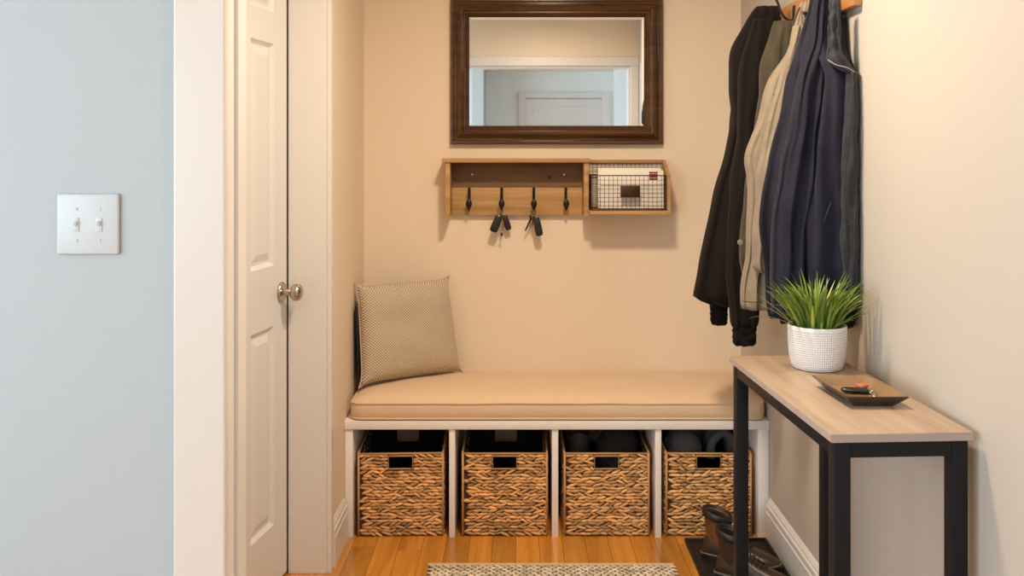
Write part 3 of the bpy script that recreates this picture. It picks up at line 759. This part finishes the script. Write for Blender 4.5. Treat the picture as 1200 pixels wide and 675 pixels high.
def footwear(name, label, cat, grp, heel, ang, upper_mat, hshaft, L=.27, collar=True, foot='rubber'):
    """heel point on the tray, toe towards ang (radians from +X)"""
    z0 = .0055; fx = Vector((math.cos(ang), math.sin(ang), 0)); sd = Vector((-fx.y, fx.x, 0)); up = Vector((0, 0, 1)); H0 = Vector((heel[0], heel[1], z0))
    root = thing(name, label, cat, tuple(H0 + fx * L * .4), grp)
    n = 24
    # sole
    st = [(0, .6, .0), (.02, .85, 0), (.12, .92, 0), (.3, .86, .0), (.5, .86, .0), (.7, 1.08, .0), (.85, 1.0, .001), (.95, .72, .004), (1, .35, .007)]
    def width(s): return .040 * (0.80 + .22 * math.sin(min(1, max(0, (s - .25) / .75)) * PI * .9)) 
    bm = nb(); rings = []
    for s, w, lift in st:
        hw = .039 * w; hh = .014 if s < .35 else .010
        rings.append([H0 + fx * (s * L) + sd * a_ * hw + up * (lift + b_) for a_, b_ in ((-1, 0), (1, 0), (1.03, hh * .5), (1.0, hh * 2), (-1.0, hh * 2), (-1.03, hh * .5))])
    loft(bm, rings); sole = obj('sole', bm, 'rubber', root, angle=50)
    # upper: foot sections
    bm = nb(); rings = []
    sec = [(.005, .62, .050), (.03, .84, .075), (.10, .93, .088), (.2, .93, .092), (.3, .90, .092), (.42, .88, .082), (.55, .92, .068), (.7, 1.02, .056), (.82, .99, .049), (.92, .78, .040), (.985, .40, .028)]
    for s, w, hgt in sec:
        hw = .038 * w; ring_ = []
        for k in range(n):
            q = 2 * PI * k / n; c, s_ = math.cos(q), math.sin(q)
            zz = .019 + (hgt - .019) * (max(s_, 0) ** .8) if s_ > 0 else .019 + .006 * s_
            wr = .0025 * math.sin(s * 55) * (1 if .4 < s < .75 else .2) * max(s_, 0)
            ring_.append(H0 + fx * (s * L) + sd * (math.copysign(abs(c) ** .75, c) * hw) + up * (zz + wr + (.004 if s > .9 else 0)))
        rings.append(ring_)
    loft(bm, rings); obj('vamp', bm, foot, root, angle=180)
    # welt
    bm = nb(); out = []
    for sgn in (1, -1):
        seq = st if sgn == 1 else st[::-1]
        for s, w, lift in seq: out.append(H0 + fx * (s * L) + sd * (sgn * .0405 * w) + up * (lift + .0235))
    tube(bm, out, .0032, 6, closed=True); obj('welt', bm, 'welt', root)
    # shaft
    bm = nb(); rings = []; cs = .19 * L; k0 = .9
    for v, a_, b_, sh in ((.022, .050, .0345, .004), (.05, .0535, .036, .008), (.08, .052, .036, .004), (.11, .049, .038, .0), (hshaft - .010, .0525, .0415, -.002), (hshaft, .053, .042, -.002), (hshaft - .001, .048, .037, -.002), (hshaft - .018, .046, .035, -.002)):
        rings.append([H0 + fx * (cs + sh + k0 * a_ * math.cos(q)) + sd * k0 * b_ * math.sin(q) + up * (v + (.010 * -math.cos(q) if v > hshaft - .05 else 0)) for q in [2 * PI * k / n for k in range(n)]])
    loft(bm, rings, True, False); obj('shaft', bm, upper_mat, root, angle=180)
    bm = nb(); rings = []
    for v, w_ in ((hshaft - .012, .0465), (hshaft - .07, .043), (hshaft - .075, .01)):
        rings.append([H0 + fx * (cs - .002 + k0 * w_ * math.cos(q)) + sd * k0 * (w_ - .011 if w_ > .02 else w_) * math.sin(q) + up * (v - .010 * math.cos(q)) for q in [2 * PI * k / n for k in range(n)]])
    loft(bm, rings, False, True); obj('lining', bm, 'liner', root, angle=180)
    if collar:
        bm = nb(); rings = []
        for v, o_ in ((-.022, .0005), (-.020, .004), (-.010, .0055), (-.001, .0045), (.003, .001), (.002, -.004), (-.004, -.006)):
            rings.append([H0 + fx * (cs - .002 + (k0 * .053 + o_) * math.cos(q)) + sd * (k0 * .042 + o_) * math.sin(q) + up * (hshaft + v - .010 * math.cos(q)) for q in [2 * PI * k / n for k in range(n)]])
        loft(bm, rings, False, False); obj('padded_collar', bm, 'rubber', root, angle=180)
    # tongue and laces
    bm = nb()
    for k in range(5):
        s = .40 + .055 * k; zz = .094 - .0075 * k - (.0 if k else .0)
        c = H0 + fx * (s * L) + up * zz
        tube(bm, curve([c - sd * .020 - up * .012, c - sd * .008 + up * .003, c + sd * .008 + up * .003, c + sd * .020 - up * .012], 4), .0022, 6)
    obj('laces', bm, 'rubber', root)
    return root
footwear('leather_boot', 'brown leather ankle boot on the tray, the one nearer the baskets', 'boot', 'boots on the boot tray', (.628, 3.185), -.56, 'leather', .158, L=.262, foot='leather2')
footwear('leather_boot', 'dark brown ankle boot at the front of the tray, nearer the rug', 'boot', 'boots on the boot tray', (.642, 3.035), -.60, 'leather2', .152, L=.262, foot='leather2')

# ------------------------------------------------------------------ console table
FL = P(974.6, 509, F / 614.0); TZ = FL.z; BLc = P(855, 417, F / 441.0)
ang = math.atan2(FL.x - BLc.x, BLc.y - FL.y); TL_ = (Vector((BLc.x, BLc.y, 0)) - Vector((FL.x, FL.y, 0))).length; TW = .279
t = thing('console_table', 'narrow console table with greige wood top and black square metal legs', 'table', (FL.x, FL.y, 0), None, ang)
print('TABLE', FL, BLc, ang, TL_)
th = .017
bm = nb(); box(bm, 0, TW, 0, TL_, TZ - th, TZ, bev=.0012); tt = obj('table_top', bm, 'tabletop', t, local=True)
bm = nb(); box(bm, 0.002, TW - .002, -.0012, .0008, TZ - th + .0015, TZ - .0015); box(bm, -.0012, .0008, .002, TL_ - .002, TZ - th + .0015, TZ - .0015)
obj('edge_band', bm, 'tableedge', tt, local=True)
lg = .032; i0 = .008
for xa in (i0, TW - i0 - lg):
    for ya in (.006, TL_ - .006 - lg):
        bm = nb(); box(bm, xa, xa + lg, ya, ya + lg, .004, TZ - th, bev=.0015); q = obj('leg', bm, 'black', t, local=True)
        bm = nb(); lathe(bm, [(.012, 0), (.012, .004)], (xa + lg / 2, ya + lg / 2, 0), 16); obj('foot_glide', bm, 'rubber', q, local=True)
for xa in (i0, TW - i0 - lg):
    bm = nb(); box(bm, xa + .0005, xa + lg - .0005, .0065 + lg, TL_ - .0065 - lg, TZ - th - .031, TZ - th - .0003, bev=.0015); obj('side_rail', bm, 'black', t, local=True)
for ya in (.006, TL_ - .006 - lg):
    bm = nb(); box(bm, i0 + lg + .0005, TW - i0 - lg - .0005, ya + .0005, ya + lg - .0005, TZ - th - .031, TZ - th - .0003, bev=.0015); obj('end_rail', bm, 'black', t, local=True)

# potted grass
pc = Vector(((957.5 - CX) * 2.355 / F, 2.355, TZ))
t = thing('potted_grass', 'green grass plant in a white textured pot on the console table', 'plant', tuple(pc))
bm = nb(); lathe(bm, [(.054, 0), (.060, .003), (.064, .012), (.068, .030), (.0705, .055), (.0715, .085), (.0717, .098), (.0655, .0981), (.0655, .092)], pc, 64); o = obj('pot', bm, 'pot', t, angle=50)
setuv(o, lambda c: (math.atan2(c.y, c.x) * .0720, c.z))
bm = nb(); lathe(bm, [(.0655, .0925), (.0655, .0985), (.0718, .0982), (.0718, .1065), (.0708, .109), (.067, .109), (.0652, .106), (.0652, .0925)], pc, 64, cap=False); obj('rim', bm, 'potrim', t, angle=50)
bm = nb(); lathe(bm, [(.0652, .0925), (.05, .097), (.003, .099)], pc, 24); obj('soil', bm, 'soil', t)
bm = nb(); rr = random.Random(21)
def blade(base, az, th, L, wd, droop, twist=0, n=9):
    """az heading, th lean from upright, L length, droop = how far the tip sags"""
    dirv = Vector((math.cos(az), math.sin(az), 0)); side = (Vector((-dirv.y, dirv.x, 0)) + dirv * twist).normalized(); prev = None
    p = base.copy(); a = th
    for k in range(n + 1):
        s = k / n
        wv = wd * min(1, .55 + s * 1.8) * max(0, 1 - s ** 2.6) + .00015
        nn = Vector((-dirv.x * math.cos(a), -dirv.y * math.cos(a), math.sin(a))) * wv * .4
        ring_ = [bm.verts.new(p - side * wv + nn), bm.verts.new(p), bm.verts.new(p + side * wv + nn)]
        if prev:
            bm.faces.new((prev[0], prev[1], ring_[1], ring_[0])); bm.faces.new((prev[1], prev[2], ring_[2], ring_[1]))
        prev = ring_
        a = th + droop * (s + 1 / n) ** 1.6
        p = p + (dirv * math.sin(a) + Vector((0, 0, math.cos(a)))) * (L / n)
for i in range(190):
    az = rr.random() * 2 * PI; q = math.sqrt(rr.random()); rb = .052 * q
    base = pc + Vector((rb * math.cos(az), rb * math.sin(az), .097))
    az2 = az + rr.uniform(-.5, .5); back = max(0, math.sin(az2))
    th = .06 + q * rr.uniform(.1, .78) * (1 - .35 * back); L = rr.uniform(.115, .182) * (1 - .12 * q) * (1 - .2 * back)
    blade(base, az2, th, L, rr.uniform(.0026, .0046), rr.uniform(.15, 1.05), rr.uniform(-.6, .6))
for az, th, L, dr_ in ((PI + .25, 1.0, .150, .75), (PI - .25, .85, .125, .45), (.0, .95, .135, .65), (-.3, .75, .135, .35), (PI + .6, .8, .125, .6), (.2, .7, .12, .3), (-1.2, .8, .10, .7)):
    blade(pc + Vector((.05 * math.cos(az), .05 * math.sin(az), .097)), az, th, L, .0036, dr_)
for v in bm.verts:
    if v.co.x > XR - .006: v.co.x = XR - .006
obj('foliage', bm, 'blade', t, angle=180)

# tray
q0, q1 = P(951, 439.5, 2.168), P(1015, 439.5, 2.168); q2, q3 = P(1065.5, 465.5, 1.970), P(992.5, 465.5, 1.970)
t = thing('catchall_tray', 'shallow dark brown rectangular tray on the console table', 'tray', ((q0.x + q2.x) / 2, 2.07, TZ))
zr = TZ + .026; cx_, cy_ = (q0.x + q1.x + q2.x + q3.x) / 4, (q0.y + q2.y) / 2
def rr4(ins, z, dx=0): 
    out = []
    for q in (q3, q2, q1, q0):
        d = Vector((q.x - cx_, q.y - cy_, 0)); out.append(Vector((q.x - math.copysign(ins, d.x), q.y - math.copysign(ins, d.y), z)))
    return out
bm = nb(); loft(bm, [rr4(.024, TZ + .0005), rr4(.020, TZ + .004), rr4(.0, zr - .002), rr4(-.0005, zr)], True, False)
loft(bm, [rr4(-.0005, zr), rr4(.003, zr)], False, False); obj('tray_body', bm, 'traymat', t, smooth=False)
bm = nb(); loft(bm, [rr4(.003, zr), rr4(.022, TZ + .0075), rr4(.024, TZ + .0068)], False, True); obj('tray_lining', bm, 'trayin', t, smooth=False)
fz = TZ + .0072
t = thing('key_bunch', 'dark key bunch with black fob lying in the brown tray', 'keys', (.745, 2.07, fz))
def lying(bm): 
    pass
bm = nb(); c = P(1000, 459, 2.035); c.z = fz + .006
c = P(1002, 459, 2.075); mt = Matrix.Translation((c.x, c.y, fz + .0065)) @ Matrix.Rotation(-.25, 4, 'Z')
rings = []
for s, k in ((-1, .3), (-.93, .7), (-.7, .95), (0, 1), (.7, .92), (.93, .65), (1, .3)):
    rings.append([mt @ Vector((s * .030, .0120 * k * math.cos(q), .0060 * k * math.sin(q))) for q in [2 * PI * j / 14 for j in range(14)]])
loft(bm, rings); obj('key_fob', bm, 'fob', t)
bm = nb(); rcx = mt @ Vector((.036, 0, -.003)); tube(bm, [rcx + Vector((.010 * math.cos(q), .010 * math.sin(q), .0015 * math.sin(2*q))) for q in [2 * PI * k / 20 for k in range(20)]], .0011, 6, closed=True); obj('key_ring', bm, 'chrome', t)
bm = nb(); keyshape(bm, Vector((0, 0, 0)), 0, .045)
mk = Matrix.Translation((rcx.x + .004, rcx.y + .006, fz + .0014)) @ Matrix.Rotation(.95, 4, 'Z') @ Matrix.Rotation(PI / 2, 4, 'X')
for v in bm.verts: v.co = mk @ v.co
obj('key', bm, 'iron', t)
c = P(1014, 453, 2.115)
t = thing('leather_tag', 'small coral red leather tag lying in the brown tray', 'tag', (c.x, c.y, fz))
bm = nb(); mt = Matrix.Translation((c.x, c.y + .01, fz + .0045)) @ Matrix.Rotation(.5, 4, 'Z')
box(bm, -.016, .016, -.011, .011, -.004, .004, bev=.003, seg=3, mtx=mt); obj('strap', bm, 'coral', t)
bm = nb(); rcx = mt @ Vector((.018, 0, -.001)); tube(bm, [rcx + Vector((.006 * math.cos(q), .006 * math.sin(q), 0)) for q in [2 * PI * k / 16 for k in range(16)]], .0011, 6, closed=True); obj('split_ring', bm, 'chrome', t)

# ------------------------------------------------------------------ coat rail and coats
t = thing('coat_rail', 'wooden coat rail with dark iron hooks high on the right wall', 'coat rack', (XR, 2.76, 1.75))
bm = nb(); box(bm, XR - .024, XR - .0005, 2.435, 3.10, 1.752, 1.848, bev=.002); obj('rail_board', bm, 'railwood', t)
hookY = (2.55, 2.755, 2.957, 3.065)
for hy in hookY:
    xb = XR - .024
    bm = nb(); box(bm, xb - .004, xb, hy - .011, hy + .011, *((1.765, 1.835) if hy == 2.957 else (1.756, 1.785)), bev=.002); h = obj('hook_plate', bm, 'iron', t)
    if hy != 2.957:
        bm = nb(); tube(bm, curve([(xb - .003, hy, 1.770), (xb - .014, hy, 1.764), (xb - .024, hy, 1.768), (xb - .028, hy, 1.778)], 7), .0042, 8); obj('prong', bm, 'iron', h)
        bm = nb(); lathe(bm, [(.001, -.006), (.005, -.004), (.0065, 0), (.005, .004), (.001, .006)], (xb - .028, hy, 1.780), 12); obj('ball_tip', bm, 'iron', h); continue
    bm = nb(); tube(bm, curve([(xb - .003, hy, 1.790), (xb - .018, hy, 1.788), (xb - .038, hy, 1.806), (xb - .052, hy, 1.842), (xb - .062, hy, 1.862)], 7), .0042, 8); obj('prong', bm, 'iron', h)
    bm = nb(); lathe(bm, [(.001, -.008), (.006, -.005), (.0078, 0), (.006, .005), (.001, .008)], (xb - .063, hy, 1.866), 12); obj('ball_tip', bm, 'iron', h)

def interp(rows, y):
    for a, b in zip(rows, rows[1:]):
        if a[0] <= y <= b[0]:
            k = rows.index(a); h = b[0] - a[0]; s = (y - a[0]) / h
            p = rows[k - 1] if k else a; q = rows[k + 2] if k + 2 < len(rows) else b
            out = []
            for i in range(len(a)):
                m0 = (b[i] - p[i]) / max(1e-6, b[0] - p[0]) * h; m1 = (q[i] - a[i]) / max(1e-6, q[0] - a[0]) * h
                out.append((2 * s ** 3 - 3 * s * s + 1) * a[i] + (s ** 3 - 2 * s * s + s) * m0 + (3 * s * s - 2 * s ** 3) * b[i] + (s ** 3 - s * s) * m1)
            return out
    return list(rows[-1])
def garment(rows, folds, n=72, dy=5, seed=0, xmax=XR - .004, expo=.75, lean=1.0, cap=True):
    """rows: (y_photo, x_left, Y_left, x_right, Y_right, thickness); folds: (amplitude, count, phase, drift)"""
    bm = nb(); y0, y1 = rows[0][0], rows[-1][0]; N = max(6, int((y1 - y0) / dy)); rings = []
    for i in range(N + 1):
        y = y0 + (y1 - y0) * i / N
        _, xl, Yl, xr, Yr, th = interp(rows, y); s = i / N
        A = P(xl, y, Yl); B = P(xr, y, Yr); z = (A.z + B.z) / 2; A.z = B.z = z
        chord = B - A; nr = Vector((chord.y, -chord.x, 0)).normalized()
        if nr.y > 0: nr = -nr
        ring_ = []
        for k in range(n):
            q = 2 * PI * k / n; c, sn = math.cos(q), math.sin(q)
            u = .5 - .5 * math.copysign(abs(c) ** expo, c); hgt = th / 2 * math.copysign(abs(sn) ** expo, sn)
            f = 0
            for amp, cnt, ph, dr_ in folds:
                w_ = math.sin(2 * PI * (cnt * u + ph + dr_ * s)); w_ = math.copysign(abs(w_) ** .8, w_)
                f += amp * w_
            f *= .55 + .9 * (.5 + .5 * noise.noise((u * 2.3 + seed * 3, s * 2.6, 4.4)))
            f *= (.25 + .75 * min(1, s * 2.2)) * (1 if sn > 0 else .6) * abs(sn) ** .5
            f += .010 * noise.noise((u * 3 + seed, s * 6, sn)) * abs(sn)
            e = .006 * noise.noise((seed + 5, s * 9, u * 2))
            p = A + chord * u + nr * (hgt + f) + Vector((e, 0, .007 * noise.noise((u * 6, s, seed + 9)) * (1 if i == N else 0)))
            p.x = min(p.x, xmax if p.z < 1.735 else XR - .0265); ring_.append(p)
        rings.append(ring_)
    loft(bm, rings); return bm

def surf_line(pts, r=.0016, n=6):
    bm = nb(); tube(bm, curve(pts, 8), r, n); return bm

# black-brown coat, farthest from the viewer
t = thing('jacket', 'black brown hooded jacket with ribbed cuffs, farthest along the coat rail', 'jacket', (.76, 3.12, .75), 'jackets on the coat rail')
Yk = 3.14
body = [(8, 886, Yk, 912, Yk, .05), (16, 879, Yk, 914, Yk, .09), (35, 868, Yk, 918, Yk, .12), (60, 857, Yk, 918, Yk, .14), (103, 855, Yk, 920, Yk, .15), (140, 857, Yk, 922, Yk, .15), (180, 849, Yk, 922, Yk, .15), (230, 836, Yk, 922, Yk, .15), (290, 823, Yk, 922, Yk, .15), (340, 814, Yk, 922, Yk, .14), (347, 813, Yk, 922, Yk, .13), (352, 820, Yk, 920, Yk, .12), (357, 832, Yk, 915, Yk, .10)]
obj('body', garment(body, [(.013, 3.5, .1, .3), (.006, 7, .4, -.4)], seed=1), 'jblack', t, angle=180)
ys = 3.055
sl = [(22, 884, ys, 904, ys, .03), (40, 876, ys, 908, ys, .06), (90, 866, ys, 905, ys, .085), (150, 864, ys, 902, ys, .085), (220, 856, ys, 896, ys, .085), (290, 852, ys, 890, ys, .08), (350, 853, ys, 889, ys, .075), (376, 855, ys, 888, ys, .07), (383, 858, ys, 886, ys, .06)]
q = obj('sleeve', garment(sl, [(.006, 2.5, .2, .8), (.004, 5, .3, -.9)], seed=2, n=48), 'jblack', t, angle=180)
obj('ribbed_cuff', garment([(381, 859, ys, 886, ys, .052), (390, 858.5, ys, 886, ys, .055), (402, 859, ys, 885.5, ys, .05), (404.5, 861, ys, 883, ys, .035)], [(.002, 12, 0, 0)], seed=3, n=64, dy=2), 'jblack', q, angle=180)
ys = 3.16
q = obj('sleeve', garment([(60, 862, ys, 886, ys, .06), (180, 852, ys, 876, ys, .07), (300, 832, ys, 858, ys, .07), (352, 831, ys, 854, ys, .06), (358, 832, ys, 853, ys, .06)], [(.004, 2.5, .1, .6)], seed=4, n=40), 'jblack', t, angle=180)
obj('ribbed_cuff', garment([(356, 832, ys, 852.5, ys, .05), (378, 833, ys, 852, ys, .048), (380, 834, ys, 850, ys, .035)], [(.002, 10, 0, 0)], seed=5, n=48, dy=2), 'jblack', q, angle=180)

# olive jacket
t = thing('jacket', 'olive green jacket mostly hidden between the black jacket and the khaki jacket', 'jacket', (.78, 2.95, .9), 'jackets on the coat rail')
Yo = 2.95
rows = [(25, 907, Yo, 929, Yo, .04), (32, 904, Yo, 934, Yo, .07), (60, 896, Yo, 936, Yo, .09), (95, 890, Yo, 937, Yo, .10), (140, 886, Yo, 938, Yo, .10), (190, 878, Yo, 938, Yo, .10), (240, 871, Yo, 938, Yo, .10), (300, 867, Yo, 938, Yo, .10), (330, 872, Yo, 936, Yo, .09)]
o = obj('body', garment(rows, [(.008, 3.2, .35, .2), (.004, 6, .1, .5)], seed=6), 'jolive', t, angle=180)
bm = nb(); c = P(867.5, 284, Yo - .045); lathe(bm, [(.001, -.004), (.008, -.003), (.009, 0), (.007, .004)], c, 16, 'Y'); obj('button', bm, 'button', t)

# khaki jacket
t = thing('jacket', 'light khaki cotton jacket hanging second from the camera on the coat rail', 'jacket', (.78, 2.78, .85), 'jackets on the coat rail')
Yh = 2.79
rows = [(3, 938, Yh, 953, Yh, .04), (12, 934, Yh, 954, Yh, .06), (40, 928, Yh, 954, Yh, .08), (60, 924, Yh, 954, Yh, .09), (93, 901, Yh, 954, Yh, .10), (131, 890, Yh, 954, Yh, .11), (184, 874, Yh, 954, Yh, .11), (210, 875, Yh, 954, Yh, .11), (262, 876, Yh, 954, Yh, .11), (320, 871, Yh, 954, Yh, .10), (355, 869, Yh, 945, Yh, .10), (361, 869, Yh, 930, Yh, .09)]
rows2 = [list(r) for r in rows]
for r in rows2:
    if r[0] > 300: r[3] = 915
body_k = obj('body', garment(rows2, [(.010, 3.6, .15, .25), (.004, 7, .5, -.3)], seed=7), 'jkhaki', t, angle=180)
ysl = 2.712
sl = [(30, 930, ysl, 948, ysl, .03), (70, 920, ysl, 940, ysl, .045), (130, 902, ysl, 928, ysl, .06), (200, 888, ysl, 918, ysl, .06), (270, 883, ysl, 905, ysl, .06), (312, 882, ysl, 900, ysl, .055), (318, 886, ysl, 899, ysl, .05)]
q = obj('sleeve', garment(sl, [(.005, 1.8, .2, .6), (.003, 4, .3, -.5)], seed=8, n=44), 'jkhaki', t, angle=180)
obj('hem_stitch', surf_line([P(870, 353, Yh - .055), P(880, 354, Yh - .062), P(893, 354.5, Yh - .058)], .0012), 'jolive', t)
obj('yoke_seam', surf_line([P(906, 111, Yh - .066), P(914, 106, Yh - .072), P(926, 104, Yh - .072)], .0013), 'jolive', t)
obj('loop_tab', surf_line([P(937, 9, Yh - .03), P(933, 18, Yh - .05), P(929, 30, Yh - .052)], .003), 'jolive', t)

# navy jacket, nearest
t = thing('jacket', 'navy blue canvas jacket with a zip front, nearest on the coat rail', 'jacket', (.80, 2.548, .85), 'jackets on the coat rail')
rows = [(-22, 958, 2.618, 978, 2.588, .04), (-8, 955, 2.598, 982, 2.538, .07), (20, 950, 2.608, 985, 2.528, .09), (59, 938, 2.618, 987, 2.508, .10), (75, 934, 2.618, 994, 2.488, .10), (92, 929, 2.628, 1004, 2.468, .10), (143, 917, 2.628, 1005, 2.463, .11), (202, 903, 2.628, 1004, 2.463, .12), (235, 896, 2.628, 1004, 2.463, .12), (262, 893, 2.628, 1004, 2.463, .12), (300, 897, 2.628, 1004, 2.463, .12), (340, 901, 2.628, 1003, 2.463, .11), (372, 903, 2.628, 1000, 2.468, .10), (378, 905, 2.628, 998, 2.468, .09)]
obj('body', garment(rows, [(.016, 2.7, .05, .35), (.007, 5.9, .3, -.45)], seed=10, n=110, expo=.8), 'jnavy', t, angle=180)
# folded collar flap, front placket with zip, sleeve panel
ysn = 2.533
sl = [(-10, 957, ysn, 968, ysn, .04), (40, 950, ysn, 968, ysn, .05), (90, 936, ysn, 966, ysn, .06), (150, 924, ysn, 960, ysn, .07), (210, 912, ysn, 955, ysn, .075), (262, 905, ysn, 948, ysn, .075), (320, 903, ysn, 945, ysn, .075), (368, 904, ysn, 944, ysn, .07)]
obj('sleeve', garment(sl, [(.007, 2.3, .1, .5), (.004, 5, .6, -.4)], seed=11, n=56), 'jnavy', t, angle=180)
yp = 2.460
obj('collar_flap', garment([(0, 972, 2.478, 984, yp, .02), (30, 971, 2.478, 985, yp, .03), (60, 969, 2.468, 987, yp, .03), (72, 970, 2.463, 994, yp - .01, .03), (82, 985, 2.458, 1001, yp - .012, .025), (86, 995, 2.453, 1003, yp - .012, .015)], [(.003, 2, .2, .3)], seed=12, n=40, dy=3), 'jnavy2', t, angle=180)
pl = obj('front_placket', garment([(84, 993, 2.458, 1005, 2.440, .025), (130, 990, 2.458, 1006, 2.438, .03), (200, 986, 2.458, 1006, 2.438, .03), (260, 985, 2.458, 1006, 2.438, .03), (330, 988, 2.458, 1006, 2.438, .03), (360, 990, 2.458, 1005, 2.438, .025)], [(.003, 1.5, .1, 1.2)], seed=13, n=36), 'jnavy2', t, angle=180)
obj('zip', surf_line([P(1000, 100, 2.426), P(997, 140, 2.424), P(991, 195, 2.426), (P(990, 240, 2.427)), P(993, 300, 2.427)], .0018), 'jnavy2', pl)
obj('collar_stitch', surf_line([P(970, 70, 2.446), P(980, 76, 2.436), P(992, 79, 2.430), P(1001, 84, 2.430)], .0014), 'seam', t)
obj('pocket_zip', surf_line([P(974, 237, 2.453), P(967, 255, 2.453), P(960, 276, 2.456)], .0020), 'jnavy2', t)

# ------------------------------------------------------------------ light
def light(kind, name, loc, energy, col, **kw):
    d = bpy.data.lights.new(name, kind); d.energy = energy; d.color = col
    o = bpy.data.objects.new(name, d); COL.objects.link(o); o.location = loc
    for k, v in kw.items():
        if k == 'rot': o.rotation_euler = v
        else: setattr(d, k, v)
    return o
light('AREA', 'ceiling_lamp', (.15, 2.32, 2.375), 31, (1, .80, .58), shape='DISK', size=.22, spread=math.radians(173))
light('AREA', 'front_ceiling_lamp', (.2, 1.2, 2.375), 6, (1, .82, .62), shape='DISK', size=.22, spread=math.radians(173))
light('AREA', 'window_daylight', (-2.64, -.05, 1.43), 82, (.72, .88, 1.0), rot=(0, -PI / 2, 0), shape='RECTANGLE', size=1.45, size_y=2.55)
light('AREA', 'rear_fill_light', (-2.64, -2.25, 1.43), 78, (.72, .88, 1.0), rot=(0, -PI / 2, 0), shape='RECTANGLE', size=1.45, size_y=1.2)  # added fill light that brightens the rear room in the mirror
W = bpy.data.worlds.new('World'); bpy.context.scene.world = W; W.use_nodes = True
W.node_tree.nodes['Background'].inputs[0].default_value = (.75, .87, 1, 1); W.node_tree.nodes['Background'].inputs[1].default_value = .6

# ------------------------------------------------------------------ camera
cd = bpy.data.cameras.new('camera'); cam = bpy.data.objects.new('camera', cd); COL.objects.link(cam)
cam.location = (0, 0, CH); cam.rotation_euler = (PI / 2, 0, 0)
cd.sensor_width = 36; cd.lens = F / 1200 * 36; cd.shift_x = -(CX - 600) / 1200; cd.shift_y = -(337.5 - CY) / 1200; cd.clip_start = .05
sc = bpy.context.scene; sc.camera = cam
sc.cycles.max_bounces = 16; sc.cycles.diffuse_bounces = 12; sc.cycles.glossy_bounces = 8
sc.view_settings.view_transform = 'Standard'; sc.view_settings.look = 'None'; sc.view_settings.gamma = 1; sc.view_settings.exposure = 0
sc.view_settings.use_curve_mapping = False
